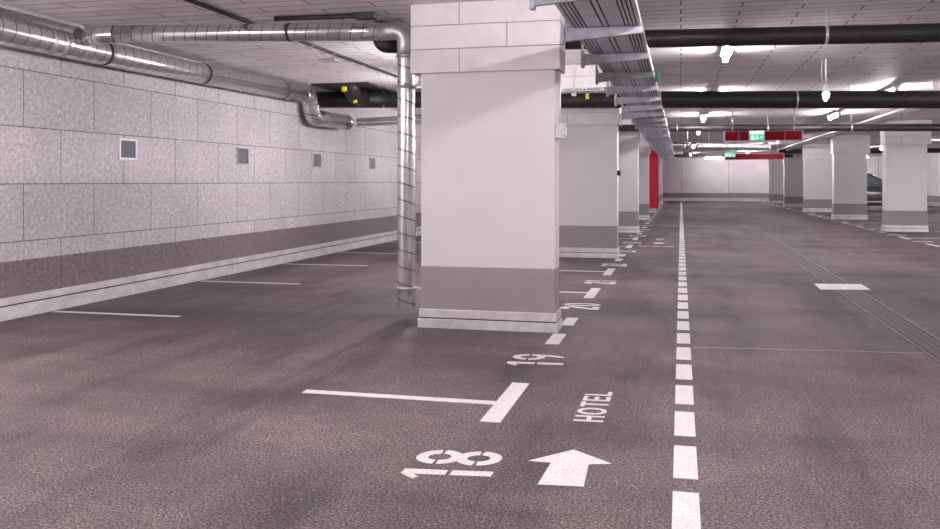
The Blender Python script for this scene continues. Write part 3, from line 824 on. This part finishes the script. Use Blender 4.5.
def exit_sign(x0, x1, z0, z1, y, label, top):
    t = thing('exit_sign', label, 'exit sign', ((x0+x1)/2, y, z0))
    bm = B(); bx(bm, x0, x1, y-.075, y-.006, z0, z1, .006); obj('sign_case', bm, 'housing', t)
    fy = y-.077
    bm = B(); bx(bm, x0+.012, x1-.012, fy-.004, fy+.003, z0+.012, z1-top); obj('green_face', bm, 'litgreen', t)
    bm = B(); w = x1-x0; h = z1-top-z0-.024; o = z0+.012; fy -= .0045
    def Q(pts): poly(bm, [(x0+.012+(w-.024)*a, fy, o+h*b_) for a, b_ in pts])
    Q([(.10, .12), (.30, .12), (.30, .90), (.10, .90)])                                   # doorway
    Q([(.46, .42), (.56, .48), (.53, .78), (.42, .74)]); Q([(.50, .82), (.56, .82), (.56, .94), (.50, .94)])
    Q([(.42, .44), (.48, .40), (.40, .12), (.34, .12)]); Q([(.50, .44), (.56, .46), (.64, .18), (.58, .14)])   # legs
    Q([(.52, .76), (.62, .60), (.65, .64), (.55, .80)])                                   # arm
    Q([(.72, .44), (.84, .44), (.84, .32), (.95, .53), (.84, .74), (.84, .60), (.72, .60)])    # arrow
    obj('running_figure', bm, 'litwhite', t, label='white running figure, doorway and arrow')
    if top > .03:
        bm = B(); bx(bm, x0+.012, x1-.012, y-.080, y-.074, z1-top+.005, z1-.008); obj('white_strip', bm, 'litwhite', t)
    return t
exit_sign(1.575, 1.915, SZ0+.01, SZ1+.005, SY, 'green exit sign in the middle of the long red sign', .085)
s2 = thing('hanging_sign', 'dark red sign hanging further off, in front of the back wall', 'sign', (2.7, 36.1, 2.27))
bm = B(); bx(bm, 1.66, 3.95, 36.012, 36.10, 2.26, 2.52, .006); obj('sign_body', bm, 'greybox', s2)
bm = B(); bx(bm, 1.68, 3.93, 36.0, 36.012, 2.275, 2.505); obj('sign_face', bm, 'signred', s2)
for x in (1.9, 3.7):
    bm = B(); tube(bm, [(x, 36.06, 2.518), (x, 36.06, H-.001)], .012, 8); obj('hanger_rod', bm, 'zinc', s2)
exit_sign(1.67, 2.09, 2.37, 2.55, 36.0, 'green exit sign at the end of the further red sign', .02)

# ------------------------------------------------------------------ car parked across the lane
def make_car(x, y, z=0):
    """nose towards +x; x = rear end, y = near side"""
    L, Wd = 4.9, 1.82; yc = y+Wd/2
    t = thing('parked_car', 'dark parked car showing in the gap between two pillars across the lane', 'car', (x+L/2, yc, 0))
    # body: stations along the length: (s, z_low, z_top, half width)
    st = [(0, .42, .80, .70), (.04, .30, .98, .80), (.18, .26, 1.04, .87), (.8, .24, 1.05, .90), (1.6, .24, 1.03, .90), (2.5, .24, 1.00, .90),
          (3.2, .24, .97, .90), (3.7, .25, .90, .88), (4.1, .27, .82, .84), (4.36, .30, .72, .74), (4.45, .38, .60, .62)]
    def loft(bm, rings):
        vs = [[bm.verts.new(p) for p in r] for r in rings]
        n = len(vs[0])
        for a, b_ in zip(vs, vs[1:]):
            for k in range(n): bm.faces.new((a[k], a[(k+1) % n], b_[(k+1) % n], b_[k])).smooth = True
        bm.faces.new(vs[0]); bm.faces.new(vs[-1])
    def sec(s, lo, hi, w):
        s *= 1.1; lo, hi = lo*1.1, hi*1.15; m_ = (lo+hi)/2
        return [(x+s, yc+dy, zz) for dy, zz in ((-w*.86, lo), (-w*.97, lo+.10), (-w, m_), (-w*.965, hi-.07), (-w*.85, hi), (0, hi+.025),
                                               (w*.85, hi), (w*.965, hi-.07), (w, m_), (w*.97, lo+.10), (w*.86, lo))]
    bm = B(); loft(bm, [sec(*q) for q in st]); obj('body', bm, 'carpaint', t)
    # cabin glass
    gst = [(.22, 1.02, 1.10, .72), (.62, 1.02, 1.42, .70), (1.1, 1.02, 1.475, .70), (1.7, 1.01, 1.50, .70), (2.3, 1.0, 1.46, .70), (2.75, .99, 1.27, .72), (3.2, .97, 1.02, .74)]
    def gsec(s, lo, hi, w):
        s *= 1.1; lo, hi = lo*1.15, hi*1.22
        wt = w*.80 if hi > 1.3 else w*.92
        return [(x+s, yc+dy, zz) for dy, zz in ((-w*1.12, lo), (-wt, hi-.02), (0, hi), (wt, hi-.02), (w*1.12, lo))]
    bm = B(); loft(bm, [gsec(*q) for q in gst]); obj('windows', bm, 'glass', t)
    bm = B(); rr = []
    for s, lo, hi, w in gst[1:6]: s *= 1.1; hi *= 1.22; rr.append([(x+s, yc-w*.82, hi-.028), (x+s, yc-w*.78, hi+.004), (x+s, yc, hi+.022), (x+s, yc+w*.78, hi+.004), (x+s, yc+w*.82, hi-.028)])
    loft(bm, rr[:-1]); obj('roof', bm, 'carpaint', t)
    for sd in (-1, 1):
        for (s0, z0, s1, z1) in ((2.3, 1.45, 3.22, 1.0), (1.62, 1.49, 1.66, 1.0), (.62, 1.41, .18, 1.03)):
            w0, w1 = .57 if s0 > .7 else .56, .80
            s0, s1, z0, z1 = s0*1.1, s1*1.1, z0*1.22, z1*1.15
            bm = B(); tube(bm, [(x+s0, yc+sd*(w0), z0), (x+(s0+s1)/2, yc+sd*(w0+w1)/2, (z0+z1)/2+.01), (x+s1, yc+sd*w1, z1)], .035, 8); obj('window_post', bm, 'carpaint', t)
        bm = B(); bx(bm, x+2.95, x+3.15, yc+sd*.98-.09, yc+sd*.98+.09, 1.18, 1.33, .03); obj('wing_mirror', bm, 'carpaint', t)
        bm = B(); a, b_ = sorted((yc+sd*.905, yc+sd*.915)); bx(bm, x+.95, x+3.2, a, b_, .42, .47); obj('sill_trim', bm, 'chrome', t)
        for s in (.93, 3.92):
            bm = B(); yy = yc+sd*.80; tube(bm, [(x+s, yy-.11, .32), (x+s, yy-.09, .32), (x+s, yy+.09, .32), (x+s, yy+.11, .32)], [.28, .32, .32, .28], 28)
            wh = obj('wheel', bm, 'rubber', t)
            bm = B(); e = yy+sd*.112; tube(bm, [(x+s, e-.006, .32), (x+s, e+.006, .32)], .20, 20); obj('hub_cap', bm, 'chrome', wh)
        bm = B(); bx(bm, x+4.66, x+4.84, yc+sd*.62-.10, yc+sd*.62+.10, .64, .76, .02); obj('headlamp', bm, 'housing', t)
        bm = B(); bx(bm, x-.01, x+.08, yc+sd*.62-.10, yc+sd*.62+.10, .78, .90, .02); obj('tail_lamp', bm, 'red', t)
    return t
make_car(6.15, 44.0)

# ------------------------------------------------------------------ world, camera, view
w = bpy.data.worlds.new('World'); scene.world = w; w.use_nodes = True
w.node_tree.nodes['Background'].inputs[0].default_value = (1, .96, .98, 1)
w.node_tree.nodes['Background'].inputs[1].default_value = .0
cam = bpy.data.cameras.new('camera'); co = bpy.data.objects.new('camera', cam); COL.objects.link(co)
co.location = (0, 0, 1.4); co.rotation_euler = (math.radians(90), 0, math.radians(13.693))
cam.sensor_width = 36; cam.lens = 866/940*36; cam.shift_y = -(264.5-181.5)/940
cam.clip_start = .05; cam.clip_end = 200
scene.camera = co
vs = scene.view_settings
vs.view_transform = 'Standard'; vs.look = 'None'; vs.gamma = 1; vs.use_curve_mapping = False; vs.exposure = 1.46
scene.cycles.max_bounces = 10; scene.cycles.diffuse_bounces = 6; scene.cycles.use_denoising = True
scene.cycles.sample_clamp_indirect = 4
